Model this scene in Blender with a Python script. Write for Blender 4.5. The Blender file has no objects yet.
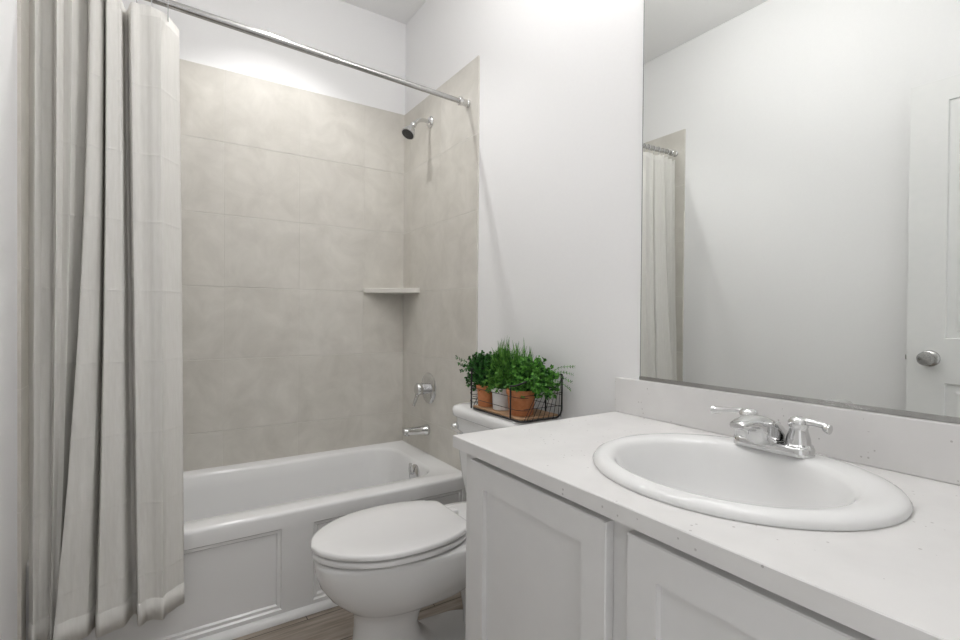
import bpy, bmesh, math, random
from mathutils import Vector, Matrix
random.seed(7)
PI = math.pi
C = bpy.context.scene.collection
sc = bpy.context.scene

# ------------------------------------------------------------------ camera
cam = bpy.data.cameras.new('camera')
cam.lens = 18.362; cam.sensor_width = 36; cam.clip_start = 0.02
camo = bpy.data.objects.new('camera', cam); C.objects.link(camo)
fw = Vector((0.54798826, 0.83644127, -0.00865261))
rt = Vector((0.83648379, -0.54793359, 0.0079778))
up = Vector((-0.00193191, 0.01160951, 0.99993074))
m = Matrix((rt, up, -fw)).transposed().to_4x4()
m.translation = Vector((-1.21241, -2.674136, 1.146208))
camo.matrix_world = m
sc.camera = camo

# ------------------------------------------------------------------ world, lights, exposure
sc.view_settings.view_transform = 'Standard'; sc.view_settings.look = 'None'
sc.view_settings.gamma = 1.0; sc.view_settings.use_curve_mapping = False
sc.view_settings.exposure = 0.15
w = bpy.data.worlds.new('world'); sc.world = w; w.use_nodes = True
w.node_tree.nodes['Background'].inputs[0].default_value = (1.0, 1.0, 1.0, 1)
w.node_tree.nodes['Background'].inputs[1].default_value = 0.85
TUB_WATTS = 27.0       # spot lamp in the recessed can
GLOBE_GLOW = 34.0      # three bulbs over the mirror
FILL_GLOW = 26.0       # unseen fill globe added in the middle of the room

# ------------------------------------------------------------------ dimensions
W = 1.547; CEIL = 2.861; YF = -2.80
ZT = 2.323; TILE = 0.349; YT = -0.806

# ------------------------------------------------------------------ materials
def mat(name, col, rough=0.5, metal=0.0, spec=0.5, coat=0.0):
    M = bpy.data.materials.new(name); M.use_nodes = True
    b = M.node_tree.nodes['Principled BSDF']
    b.inputs['Base Color'].default_value = (*col, 1)
    b.inputs['Roughness'].default_value = rough
    b.inputs['Metallic'].default_value = metal
    b.inputs['Specular IOR Level'].default_value = spec
    b.inputs['Coat Weight'].default_value = coat
    return M
def nodes(M): return M.node_tree.nodes, M.node_tree.links, M.node_tree.nodes['Principled BSDF']
def noise_mat(name, c1, c2, scale, rough=0.5, detail=4, bump=0.0, spec=0.5, stretch=(1, 1, 1), metal=0.0, lo=0.3, hi=0.7):
    M = mat(name, c1, rough, metal, spec); n, l, b = nodes(M)
    tc = n.new('ShaderNodeTexCoord'); mp = n.new('ShaderNodeMapping'); mp.inputs['Scale'].default_value = stretch
    nz = n.new('ShaderNodeTexNoise'); nz.inputs['Scale'].default_value = scale; nz.inputs['Detail'].default_value = detail
    cr = n.new('ShaderNodeValToRGB')
    cr.color_ramp.elements[0].position = lo; cr.color_ramp.elements[0].color = (*c1, 1)
    cr.color_ramp.elements[1].position = hi; cr.color_ramp.elements[1].color = (*c2, 1)
    l.new(tc.outputs['Object'], mp.inputs[0]); l.new(mp.outputs[0], nz.inputs['Vector'])
    l.new(nz.outputs['Fac'], cr.inputs[0]); l.new(cr.outputs[0], b.inputs['Base Color'])
    if bump:
        bp = n.new('ShaderNodeBump'); bp.inputs['Strength'].default_value = bump; bp.inputs['Distance'].default_value = 0.002
        l.new(nz.outputs['Fac'], bp.inputs['Height']); l.new(bp.outputs[0], b.inputs['Normal'])
    return M

M_wall = noise_mat('white wall paint', (0.855, 0.853, 0.852), (0.865, 0.863, 0.862), 90, 0.6, bump=0.05, spec=0.25)
M_ceil = noise_mat('ceiling paint', (0.91, 0.908, 0.906), (0.925, 0.923, 0.921), 120, 0.85, bump=0.1, spec=0.1)
M_trim = noise_mat('white trim paint', (0.80, 0.80, 0.79), (0.82, 0.82, 0.81), 30, 0.35)
M_door = noise_mat('white door paint', (0.78, 0.785, 0.775), (0.80, 0.80, 0.79), 30, 0.4)
M_cab = noise_mat('light grey cabinet paint', (0.76, 0.755, 0.75), (0.775, 0.77, 0.765), 25, 0.4)
M_acry = noise_mat('white tub acrylic', (0.82, 0.82, 0.815), (0.83, 0.83, 0.825), 8, 0.12)
M_porc = noise_mat('white porcelain', (0.82, 0.82, 0.815), (0.83, 0.83, 0.825), 8, 0.08)
M_seat = noise_mat('white seat plastic', (0.80, 0.795, 0.79), (0.81, 0.805, 0.80), 8, 0.18)
M_chrome = noise_mat('polished chrome', (0.66, 0.66, 0.66), (0.72, 0.72, 0.72), 40, 0.06, metal=1.0)
M_nickel = noise_mat('brushed nickel', (0.44, 0.435, 0.425), (0.50, 0.495, 0.485), 60, 0.2, metal=1.0)
M_dark = noise_mat('dark rubber', (0.03, 0.03, 0.03), (0.06, 0.06, 0.06), 200, 0.6)
M_mirror = noise_mat('mirror silvering', (0.84, 0.855, 0.84), (0.845, 0.86, 0.845), 2, 0.0, metal=1.0)
M_edge = noise_mat('mirror edge', (0.35, 0.37, 0.36), (0.4, 0.42, 0.41), 30, 0.2, metal=0.6)
M_black = noise_mat('black wire', (0.012, 0.012, 0.013), (0.025, 0.025, 0.025), 80, 0.45)
M_wood = noise_mat('tan wood', (0.42, 0.25, 0.14), (0.56, 0.36, 0.21), 18, 0.6, stretch=(6, 1, 6))
M_terra = noise_mat('terracotta', (0.50, 0.19, 0.08), (0.60, 0.25, 0.115), 60, 0.8, bump=0.2, spec=0.2)
M_pot = noise_mat('white glazed clay', (0.74, 0.73, 0.72), (0.80, 0.79, 0.78), 40, 0.35)
M_soil = noise_mat('dark soil', (0.02, 0.014, 0.01), (0.06, 0.045, 0.03), 150, 0.95, bump=0.6)
def leaf(name, c1, c2): return noise_mat(name, c1, c2, 55, 0.5, detail=2, spec=0.3, lo=0.35, hi=0.65)
M_leafA = leaf('dark boxwood leaf', (0.008, 0.045, 0.01), (0.055, 0.21, 0.035))
M_leafB = leaf('grass blade green', (0.02, 0.10, 0.015), (0.17, 0.40, 0.07))
M_leafC = leaf('bright boxwood leaf', (0.012, 0.075, 0.014), (0.19, 0.50, 0.085))
M_shelf = noise_mat('bone ceramic', (0.66, 0.64, 0.59), (0.70, 0.68, 0.63), 20, 0.25)

def tile_mat(name, axis, shift):
    M = mat(name, (0.5, 0.48, 0.43), 0.42, 0, 0.4); n, l, b = nodes(M)
    tc = n.new('ShaderNodeTexCoord'); sp = n.new('ShaderNodeSeparateXYZ'); l.new(tc.outputs['Object'], sp.inputs[0])
    def add(out, v):
        a = n.new('ShaderNodeMath'); a.operation = 'ADD'; l.new(out, a.inputs[0]); a.inputs[1].default_value = v; return a.outputs[0]
    cb = n.new('ShaderNodeCombineXYZ')
    l.new(add(sp.outputs[axis], shift), cb.inputs[0]); l.new(add(sp.outputs[2], 10 * TILE - ZT), cb.inputs[1])
    br = n.new('ShaderNodeTexBrick'); br.offset = 0.0; br.squash = 1.0
    br.inputs['Scale'].default_value = 1; br.inputs['Brick Width'].default_value = TILE; br.inputs['Row Height'].default_value = TILE
    br.inputs['Mortar Size'].default_value = 0.0026; br.inputs['Mortar Smooth'].default_value = 0.3; br.inputs['Bias'].default_value = 0
    br.inputs['Color1'].default_value = (0.45, 0.45, 0.45, 1); br.inputs['Color2'].default_value = (0.55, 0.55, 0.55, 1)
    br.inputs['Mortar'].default_value = (0.5, 0.5, 0.5, 1)
    l.new(cb.outputs[0], br.inputs['Vector'])
    b2 = n.new('ShaderNodeTexBrick'); b2.offset = 0.0; b2.inputs['Scale'].default_value = 1; b2.inputs['Brick Width'].default_value = 50.0; b2.inputs['Row Height'].default_value = TILE
    b2.inputs['Mortar Size'].default_value = 0.0026; b2.inputs['Mortar Smooth'].default_value = 0.3
    l.new(cb.outputs[0], b2.inputs['Vector'])
    # the level joints are wider and deeper than the butted upright joints
    wt = n.new('ShaderNodeMath'); wt.operation = 'MULTIPLY'; wt.inputs[1].default_value = 0.3; l.new(br.outputs['Fac'], wt.inputs[0])
    gr = n.new('ShaderNodeMath'); gr.operation = 'MAXIMUM'; l.new(wt.outputs[0], gr.inputs[0]); l.new(b2.outputs['Fac'], gr.inputs[1])
    nz = n.new('ShaderNodeTexNoise'); nz.inputs['Scale'].default_value = 6.5; nz.inputs['Detail'].default_value = 7; nz.inputs['Roughness'].default_value = 0.62
    nz.inputs['Distortion'].default_value = 0.5
    l.new(tc.outputs['Object'], nz.inputs['Vector'])
    cr = n.new('ShaderNodeValToRGB'); e = cr.color_ramp.elements
    e[0].position = 0.3; e[0].color = (0.565, 0.542, 0.492, 1); e[1].position = 0.7; e[1].color = (0.685, 0.66, 0.606, 1)
    l.new(nz.outputs['Fac'], cr.inputs[0])
    ov = n.new('ShaderNodeMixRGB'); ov.blend_type = 'OVERLAY'; ov.inputs[0].default_value = 0.35
    l.new(cr.outputs[0], ov.inputs[1]); l.new(br.outputs['Color'], ov.inputs[2])
    mx = n.new('ShaderNodeMixRGB'); mx.inputs[2].default_value = (0.67, 0.65, 0.60, 1)
    l.new(ov.outputs[0], mx.inputs[1]); l.new(gr.outputs[0], mx.inputs[0]); l.new(mx.outputs[0], b.inputs['Base Color'])
    bp = n.new('ShaderNodeBump'); bp.invert = True; bp.inputs['Strength'].default_value = 0.9; bp.inputs['Distance'].default_value = 0.003
    l.new(gr.outputs[0], bp.inputs['Height']); l.new(bp.outputs[0], b.inputs['Normal'])
    return M
M_tileX = tile_mat('beige stone tile along the back', 0, 10 * TILE + 0.253)
M_tileY = tile_mat('beige stone tile on the ends', 1, 10 * TILE + 0.806)

def quartz(name):
    M = mat(name, (0.8, 0.79, 0.78), 0.35, 0, 0.25); n, l, b = nodes(M)
    tc = n.new('ShaderNodeTexCoord')
    nz = n.new('ShaderNodeTexNoise'); nz.inputs['Scale'].default_value = 9; nz.inputs['Detail'].default_value = 5
    cr = n.new('ShaderNodeValToRGB'); cr.color_ramp.elements[0].position = 0.35; cr.color_ramp.elements[0].color = (0.725, 0.715, 0.705, 1)
    cr.color_ramp.elements[1].position = 0.6; cr.color_ramp.elements[1].color = (0.77, 0.76, 0.75, 1)
    vo = n.new('ShaderNodeTexVoronoi'); vo.inputs['Scale'].default_value = 70; vo.inputs['Randomness'].default_value = 1
    lt = n.new('ShaderNodeMath'); lt.operation = 'LESS_THAN'; lt.inputs[1].default_value = 0.14
    n2 = n.new('ShaderNodeTexNoise'); n2.inputs['Scale'].default_value = 16
    gt = n.new('ShaderNodeMath'); gt.operation = 'GREATER_THAN'; gt.inputs[1].default_value = 0.56
    mu = n.new('ShaderNodeMath'); mu.operation = 'MULTIPLY'
    mx = n.new('ShaderNodeMixRGB'); mx.inputs[2].default_value = (0.52, 0.50, 0.49, 1)
    for t in (nz, vo, n2): l.new(tc.outputs['Object'], t.inputs['Vector'])
    l.new(nz.outputs['Fac'], cr.inputs[0]); l.new(vo.outputs['Distance'], lt.inputs[0]); l.new(n2.outputs['Fac'], gt.inputs[0])
    l.new(lt.outputs[0], mu.inputs[0]); l.new(gt.outputs[0], mu.inputs[1])
    l.new(mu.outputs[0], mx.inputs[0]); l.new(cr.outputs[0], mx.inputs[1]); l.new(mx.outputs[0], b.inputs['Base Color'])
    return M
M_quartz = quartz('white speckled quartz')

def plank_mat():
    M = mat('grey brown plank', (0.2, 0.16, 0.13), 0.45, 0, 0.35); n, l, b = nodes(M)
    tc = n.new('ShaderNodeTexCoord')
    br = n.new('ShaderNodeTexBrick'); br.offset = 0.37; br.inputs['Scale'].default_value = 1
    br.inputs['Brick Width'].default_value = 1.2; br.inputs['Row Height'].default_value = 0.18
    br.inputs['Mortar Size'].default_value = 0.0018; br.inputs['Mortar Smooth'].default_value = 0.2
    br.inputs['Color1'].default_value = (0.40, 0.40, 0.40, 1); br.inputs['Color2'].default_value = (0.6, 0.6, 0.6, 1); br.inputs['Mortar'].default_value = (0.2, 0.2, 0.2, 1)
    mp0 = n.new('ShaderNodeMapping'); mp0.inputs['Location'].default_value = (0.3, 0.075, 0)
    l.new(tc.outputs['Object'], mp0.inputs[0]); l.new(mp0.outputs[0], br.inputs['Vector'])
    mp = n.new('ShaderNodeMapping'); mp.inputs['Scale'].default_value = (2.2, 26, 1)
    nz = n.new('ShaderNodeTexNoise'); nz.inputs['Scale'].default_value = 1.6; nz.inputs['Detail'].default_value = 8; nz.inputs['Roughness'].default_value = 0.65
    l.new(tc.outputs['Object'], mp.inputs[0]); l.new(mp.outputs[0], nz.inputs['Vector'])
    cr = n.new('ShaderNodeValToRGB'); e = cr.color_ramp.elements
    e[0].position = 0.3; e[0].color = (0.15, 0.122, 0.098, 1); e[1].position = 0.72; e[1].color = (0.40, 0.345, 0.29, 1)
    l.new(nz.outputs['Fac'], cr.inputs[0])
    ov = n.new('ShaderNodeMixRGB'); ov.blend_type = 'OVERLAY'; ov.inputs[0].default_value = 0.6
    l.new(cr.outputs[0], ov.inputs[1]); l.new(br.outputs['Color'], ov.inputs[2])
    mx = n.new('ShaderNodeMixRGB'); mx.inputs[2].default_value = (0.06, 0.045, 0.035, 1)
    l.new(br.outputs['Fac'], mx.inputs[0]); l.new(ov.outputs[0], mx.inputs[1]); l.new(mx.outputs[0], b.inputs['Base Color'])
    bp = n.new('ShaderNodeBump'); bp.inputs['Strength'].default_value = 0.15; bp.inputs['Distance'].default_value = 0.002
    l.new(nz.outputs['Fac'], bp.inputs['Height']); l.new(bp.outputs[0], b.inputs['Normal'])
    return M
M_floor = plank_mat()

def cloth_mat():
    M = mat('oatmeal linen', (0.62, 0.60, 0.55), 0.9, 0, 0.1); n, l, b = nodes(M)
    tc = n.new('ShaderNodeTexCoord')
    mp = n.new('ShaderNodeMapping'); mp.inputs['Scale'].default_value = (60, 60, 6)
    nz = n.new('ShaderNodeTexNoise'); nz.inputs['Scale'].default_value = 3; nz.inputs['Detail'].default_value = 6
    cr = n.new('ShaderNodeValToRGB'); e = cr.color_ramp.elements
    e[0].position = 0.3; e[0].color = (0.77, 0.755, 0.715, 1); e[1].position = 0.7; e[1].color = (0.815, 0.80, 0.765, 1)
    l.new(tc.outputs['Object'], mp.inputs[0]); l.new(mp.outputs[0], nz.inputs['Vector']); l.new(nz.outputs['Fac'], cr.inputs[0]); l.new(cr.outputs[0], b.inputs['Base Color'])
    wv = n.new('ShaderNodeTexWave'); wv.wave_type = 'BANDS'; wv.bands_direction = 'Z'; wv.inputs['Scale'].default_value = 1.42; wv.inputs['Distortion'].default_value = 0.6; wv.wave_profile = 'TRI'
    pw = n.new('ShaderNodeMath'); pw.operation = 'POWER'; pw.inputs[1].default_value = 30
    l.new(tc.outputs['Object'], wv.inputs['Vector']); l.new(wv.outputs['Fac'], pw.inputs[0])
    bp = n.new('ShaderNodeBump'); bp.inputs['Strength'].default_value = 0.35; bp.inputs['Distance'].default_value = 0.004
    l.new(pw.outputs[0], bp.inputs['Height']); l.new(bp.outputs[0], b.inputs['Normal'])
    tr = n.new('ShaderNodeBsdfTranslucent'); l.new(cr.outputs[0], tr.inputs['Color'])
    ms = n.new('ShaderNodeMixShader'); ms.inputs[0].default_value = 0.15
    l.new(b.outputs[0], ms.inputs[1]); l.new(tr.outputs[0], ms.inputs[2]); l.new(ms.outputs[0], n['Material Output'].inputs['Surface'])
    return M
M_cloth = cloth_mat()

def emit(name, col, s):
    M = mat(name, col, 0.3); n, l, b = nodes(M)
    b.inputs['Emission Color'].default_value = (*col, 1); b.inputs['Emission Strength'].default_value = s
    return M
M_globe = emit('lit globe bulb', (1, 0.985, 0.98), GLOBE_GLOW)
M_fill = emit('added fill globe', (1, 0.99, 0.985), FILL_GLOW)
M_glow = emit('lit frosted glass', (1, 0.97, 0.93), 3.0)

# ------------------------------------------------------------------ mesh helpers
def box(bm, a, b, bev=0.0, seg=2):
    vs = [bm.verts.new((x, y, z)) for x in (a[0], b[0]) for y in (a[1], b[1]) for z in (a[2], b[2])]
    fs = [(0, 1, 3, 2), (4, 6, 7, 5), (0, 4, 5, 1), (2, 3, 7, 6), (0, 2, 6, 4), (1, 5, 7, 3)]
    faces = [bm.faces.new([vs[i] for i in f]) for f in fs]
    if bev:
        ed = set(e for f in faces for e in f.edges)
        bmesh.ops.bevel(bm, geom=list(ed), offset=bev, segments=seg, affect='EDGES', profile=0.5)
def loft(bm, loops, cap0=True, cap1=True, closed=True):
    rings = [[bm.verts.new(p) for p in L] for L in loops]
    for A, B in zip(rings, rings[1:]):
        n = len(A)
        for i in range(n if closed else n - 1):
            j = (i + 1) % n
            bm.faces.new((A[i], A[j], B[j], B[i]))
    if cap0: bm.faces.new(list(reversed(rings[0])))
    if cap1: bm.faces.new(rings[-1])
    return rings
def tube(bm, pts, r, n=8, closed=False):
    pts = [Vector(p) for p in pts]; N = len(pts); rr = r if hasattr(r, '__len__') else [r] * N
    loops = []; prev = None
    for i, p in enumerate(pts):
        if closed: t = (pts[(i + 1) % N] - pts[i - 1]).normalized()
        else: t = (pts[min(i + 1, N - 1)] - pts[max(i - 1, 0)]).normalized()
        if prev is None:
            a = Vector((0, 0, 1)) if abs(t.z) < 0.9 else Vector((1, 0, 0)); u = t.cross(a).normalized()
        else: u = (prev - t * prev.dot(t)).normalized()
        prev = u; v = t.cross(u)
        loops.append([p + (u * math.cos(k * 2 * PI / n) + v * math.sin(k * 2 * PI / n)) * rr[i] for k in range(n)])
    if closed:
        rings = loft(bm, loops, False, False)
        A, B = rings[-1], rings[0]
        for i in range(n): bm.faces.new((A[i], A[(i + 1) % n], B[(i + 1) % n], B[i]))
    else: loft(bm, loops)
def lathe(bm, prof, origin=(0, 0, 0), axis=(0, 0, 1), n=32, cap0=True, cap1=True):
    q = Vector((0, 0, 1)).rotation_difference(Vector(axis).normalized()); o = Vector(origin)
    loops = [[o + q @ Vector((r * math.cos(k * 2 * PI / n), r * math.sin(k * 2 * PI / n), h)) for k in range(n)] for r, h in prof]
    loft(bm, loops, cap0, cap1)
def smooth_path(pts, n=6):
    pts = [Vector(p) for p in pts]; out = []
    for i in range(len(pts) - 1):
        p0, p1, p2, p3 = pts[max(i - 1, 0)], pts[i], pts[i + 1], pts[min(i + 2, len(pts) - 1)]
        for k in range(n):
            t = k / n
            out.append(0.5 * ((2 * p1) + (p2 - p0) * t + (2 * p0 - 5 * p1 + 4 * p2 - p3) * t * t + (3 * p1 - p0 - 3 * p2 + p3) * t ** 3))
    out.append(pts[-1]); return out
def obj(name, bm, m, parent=None, smooth=True, angle=40, mods=None):
    bmesh.ops.recalc_face_normals(bm, faces=bm.faces[:])
    me = bpy.data.meshes.new(name); bm.to_mesh(me); bm.free()
    if smooth:
        me.polygons.foreach_set('use_smooth', [True] * len(me.polygons))
        me.set_sharp_from_angle(angle=math.radians(angle))
    me.materials.append(m)
    o = bpy.data.objects.new(name, me); C.objects.link(o)
    if parent:
        o.parent = parent; o.location = -Vector(parent.location)
    return o
def thing(name, label, cat, loc=(0, 0, 0), group=None):
    o = bpy.data.objects.new(name, None); C.objects.link(o); o.location = loc; o.empty_display_size = 0.05
    return tag(o, label, cat, group)
def tag(o, label, cat, group=None):
    o['label'] = label; o['category'] = cat
    if group: o['group'] = group
    return o
def struct(name, bm, m, parent=None, **k):
    o = obj(name, bm, m, parent, **k)
    if not parent: o['kind'] = 'structure'
    return o
NB = bmesh.new
def sub(o, lv=1):
    s = o.modifiers.new('subsurf', 'SUBSURF'); s.levels = lv; s.render_levels = lv; return o

# ------------------------------------------------------------------ room shell
T = 0.12
b = NB(); box(b, (-W - T, YF - T, -0.1), (T, T, 0)); struct('floor', b, M_floor, smooth=False)
b = NB(); box(b, (-W - T, YF - T, CEIL), (T, T, CEIL + 0.1)); struct('ceiling', b, M_ceil, smooth=False)
b = NB(); box(b, (-W - T, 0, 0), (T, T, CEIL)); struct('wall_back', b, M_wall, smooth=False)
b = NB(); box(b, (0, YF - T, 0), (T, 0, CEIL)); struct('wall_right', b, M_wall, smooth=False)
b = NB(); box(b, (-W - T, YF - T, 0), (-W, 0, CEIL)); struct('wall_left', b, M_wall, smooth=False)
DX0, DX1, DZ = -1.46, -0.62, 2.13     # doorway the photographer stands in
b = NB()
box(b, (-W, YF - T, 0), (DX0, YF, CEIL)); box(b, (DX1, YF - T, 0), (0, YF, CEIL)); box(b, (DX0, YF - T, DZ), (DX1, YF, CEIL))
struct('wall_front', b, M_wall, smooth=False)
TT = 0.008
b = NB(); box(b, (-W, -TT, 0.38), (0, 0, ZT)); o = struct('trim_1', b, M_tileX, smooth=False); o['label'] = 'beige tile field behind the long side of the tub'
b = NB(); box(b, (-TT, YT, 0.38), (0, -TT, ZT)); box(b, (-TT, YT, 0.0), (0, -0.747, 0.38)); o = struct('trim_2', b, M_tileY, smooth=False); o['label'] = 'beige tile field on the shower head wall'
b = NB(); box(b, (-W, YT, 0.38), (-W + TT, -TT, ZT)); box(b, (-W, YT, 0.0), (-W + TT, -0.747, 0.38)); o = struct('trim_3', b, M_tileY, smooth=False); o['label'] = 'beige tile field behind the bunched curtain'
def baseboard(name, a, c):
    b = NB(); box(b, a, c, 0.004); struct(name, b, M_trim)
baseboard('baseboard_right', (-0.013, -1.64, 0), (0, YT - 0.001, 0.105))
baseboard('baseboard_left', (-W, YF, 0), (-W + 0.013, YT - 0.001, 0.105))
# shoe moulding along the tub skirt
b = NB()
prof = [(0, 0), (-0.022, 0), (-0.022, 0.006), (-0.017, 0.016), (-0.008, 0.023), (0, 0.026)]
loft(b, [[(x, -0.7465 + p[0], p[1]) for p in prof] for x in (-W + TT + 0.001, -TT - 0.001)])
o = struct('trim_4', b, M_trim, angle=30); o['label'] = 'white shoe moulding along the tub skirt'
# doorway casing on the room side
b = NB(); box(b, (DX1, YF, 0), (DX1 + 0.06, YF + 0.015, DZ + 0.06), 0.003); box(b, (DX0 - 0.06, YF, DZ), (DX1, YF + 0.015, DZ + 0.06), 0.003)
struct('trim_5', b, M_trim)

# ------------------------------------------------------------------ door (swung open, parallel to the left wall)
DF = -1.464
def panel_slab(bm, x, t, y0, y1, z0, z1, holes, step=0.006, ins=0.022):
    # slab with its face at x (looking +x), thickness t, recessed panels
    ys = sorted({y0, y1, *[h[0] for h in holes], *[h[1] for h in holes]}); zs = sorted({z0, z1, *[h[2] for h in holes], *[h[3] for h in holes]})
    V = {}
    def v(px, y, z):
        k = (round(px, 5), round(y, 5), round(z, 5))
        if k not in V: V[k] = bm.verts.new((px, y, z))
        return V[k]
    for i in range(len(ys) - 1):
        for j in range(len(zs) - 1):
            a, c, d, e = ys[i], ys[i + 1], zs[j], zs[j + 1]
            if any(h[0] <= a and c <= h[1] and h[2] <= d and e <= h[3] for h in holes):
                continue
            bm.faces.new((v(x, a, d), v(x, c, d), v(x, c, e), v(x, a, e)))
    for h in holes:
        R = []
        for off, dx in ((0, 0), (0.003, -step), (ins, -step), (ins + 0.008, -step * 0.45)):
            a, c, d, e = h[0] + off, h[1] - off, h[2] + off, h[3] - off
            R.append([v(x + dx, a, d), v(x + dx, c, d), v(x + dx, c, e), v(x + dx, a, e)])
        # split the outer rim where grid lines cross it is not needed: holes are cells of the grid
        for A, B in zip(R, R[1:]):
            for k in range(4): bm.faces.new((A[k], A[(k + 1) % 4], B[(k + 1) % 4], B[k]))
        bm.faces.new(R[-1])
    # back and sides
    bk = [v(x - t, y0, z0), v(x - t, y1, z0), v(x - t, y1, z1), v(x - t, y0, z1)]
    bm.faces.new(bk)
    def edge(fn, lst, p, q):
        bm.faces.new([fn(s) for s in lst] + [q, p])
    edge(lambda s: v(x, s, z0), ys, bk[0], bk[1]); edge(lambda s: v(x, s, z1), ys, bk[3], bk[2])
    edge(lambda s: v(x, y0, s), zs, bk[0], bk[3]); edge(lambda s: v(x, y1, s), zs, bk[1], bk[2])
dr = thing('door', 'white panelled door with round silver knob, swung open, seen in the mirror', 'door', (DF, -2.33, 0)); dr['kind'] = 'structure'
dr.name = 'door_1'
b = NB()
y0, y1 = -2.735, -1.926
ho = [(-2.63, -2.385, 1.068, 2.035), (-2.29, -2.047, 1.068, 2.035), (-2.63, -2.385, 0.24, 0.887), (-2.29, -2.047, 0.24, 0.887)]
panel_slab(b, DF, 0.036, y0, y1, 0.012, 2.125, ho, 0.009, 0.03)
obj('leaf', b, M_door, dr, smooth=False)
b = NB(); ky, kz = -2.001, 0.985
lathe(b, [(0.034, 0), (0.034, 0.004), (0.030, 0.009), (0.016, 0.012), (0.0125, 0.02), (0.0125, 0.03), (0.022, 0.036), (0.028, 0.046), (0.028, 0.056), (0.022, 0.064), (0.010, 0.066)], (DF, ky, kz), (1, 0, 0))
lathe(b, [(0.034, 0), (0.034, 0.004), (0.028, 0.009), (0.0125, 0.012), (0.0125, 0.018), (0.026, 0.028), (0.026, 0.036), (0.015, 0.044)], (DF - 0.036, ky, kz), (-1, 0, 0))
k = obj('knob', b, M_nickel, dr)
b = NB(); box(b, (DF - 0.028, y1, kz - 0.011), (DF - 0.010, y1 + 0.008, kz + 0.011), 0.002); obj('latch_bolt', b, M_nickel, dr)
for z in (0.25, 1.06, 1.88):
    b = NB(); lathe(b, [(0.007, 0), (0.007, 0.09)], (DF - 0.018, y0 - 0.009, z), n=12); obj('hinge', b, M_nickel, dr)

# ------------------------------------------------------------------ bathtub
def rrect(x0, x1, y0, y1, r, z, nc=8, ns=6):
    out = []
    cs = [(x1 - r, y1 - r, 0), (x0 + r, y1 - r, PI / 2), (x0 + r, y0 + r, PI), (x1 - r, y0 + r, 1.5 * PI)]
    for i, (cx, cy, a0) in enumerate(cs):
        for k in range(nc + 1):
            a = a0 + PI / 2 * k / nc; out.append((cx + r * math.cos(a), cy + r * math.sin(a), z))
        nx, ny, na = cs[(i + 1) % 4]
        pe = (nx + r * math.cos(na), ny + r * math.sin(na)); ps = out[-1]
        for k in range(1, ns): t = k / ns; out.append((ps[0] + (pe[0] - ps[0]) * t, ps[1] + (pe[1] - ps[1]) * t, z))
    return out
tub = thing('bathtub', 'white alcove bathtub with panelled front skirt under the tiled walls', 'bathtub', (-W / 2, -0.37, 0))
X0, X1, Y1, Y0 = -W + TT + 0.0005, -TT - 0.0005, -TT - 0.0005, -0.746
b = NB(); R = 0.406
L = []
e = 0.002
L.append(rrect(X0, X1, Y0, Y1, e, 0.352)); L.append(rrect(X0, X1, Y0, Y1, e, 0.390))
L.append(rrect(X0, X1, Y0 + 0.002, Y1, e, 0.398)); L.append(rrect(X0, X1, Y0 + 0.007, Y1, e, 0.4035)); L.append(rrect(X0, X1, Y0 + 0.016, Y1, e, R)); L.append(rrect(X0, X1, Y0 + 0.05, Y1, e, R + 0.0005))
ix0, ix1, iy0, iy1 = -1.46, -0.118, -0.645, -0.085
L.append(rrect(ix0 - 0.012, ix1 + 0.012, iy0 - 0.012, iy1 + 0.012, 0.13, R))
L.append(rrect(ix0 - 0.004, ix1 + 0.004, iy0 - 0.004, iy1 + 0.004, 0.125, R - 0.004))
L.append(rrect(ix0 + 0.003, ix1 - 0.003, iy0 + 0.003, iy1 - 0.003, 0.12, R - 0.016))
L.append(rrect(ix0 + 0.02, ix1 - 0.010, iy0 + 0.010, iy1 - 0.012, 0.12, R - 0.07))
L.append(rrect(ix0 + 0.10, ix1 - 0.03, iy0 + 0.03, iy1 - 0.035, 0.12, 0.18))
L.append(rrect(ix0 + 0.16, ix1 - 0.05, iy0 + 0.05, iy1 - 0.055, 0.12, 0.10))
L.append(rrect(ix0 + 0.22, ix1 - 0.085, iy0 + 0.085, iy1 - 0.09, 0.12, 0.068))
L.append(rrect(ix0 + 0.32, ix1 - 0.16, iy0 + 0.15, iy1 - 0.155, 0.08, 0.06))
loft(b, L, cap0=False)
obj('basin', b, M_acry, tub, angle=50)
# skirt with stepped panels
b = NB()
holes = [(-1.505, -0.826, 0.040, 0.343), (-0.712, -0.034, 0.040, 0.343)]
xs = [X0, -1.505, -0.826, -0.712, -0.034, X1]; zs = [0.0, 0.040, 0.343, 0.352]
V = {}
def vv(x, y, z):
    k = (round(x, 5), round(y, 5), round(z, 5))
    if k not in V: V[k] = b.verts.new((x, y, z))
    return V[k]
for i in range(5):
    for j in range(3):
        if j == 1 and i in (1, 3): continue
        b.faces.new((vv(xs[i], Y0, zs[j]), vv(xs[i + 1], Y0, zs[j]), vv(xs[i + 1], Y0, zs[j + 1]), vv(xs[i], Y0, zs[j + 1])))
for h in holes:
    RR = []
    for off, dy in ((0, 0), (0.005, 0.007), (0.015, 0.007), (0.020, 0.014)):
        a, c, d, f = h[0] + off, h[1] - off, h[2] + off, h[3] - off
        RR.append([vv(a, Y0 + dy, d), vv(c, Y0 + dy, d), vv(c, Y0 + dy, f), vv(a, Y0 + dy, f)])
    for A, B in zip(RR, RR[1:]):
        for k in range(4): b.faces.new((A[k], A[(k + 1) % 4], B[(k + 1) % 4], B[k]))
    b.faces.new(RR[-1])
obj('skirt', b, M_acry, tub, smooth=False)
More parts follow.
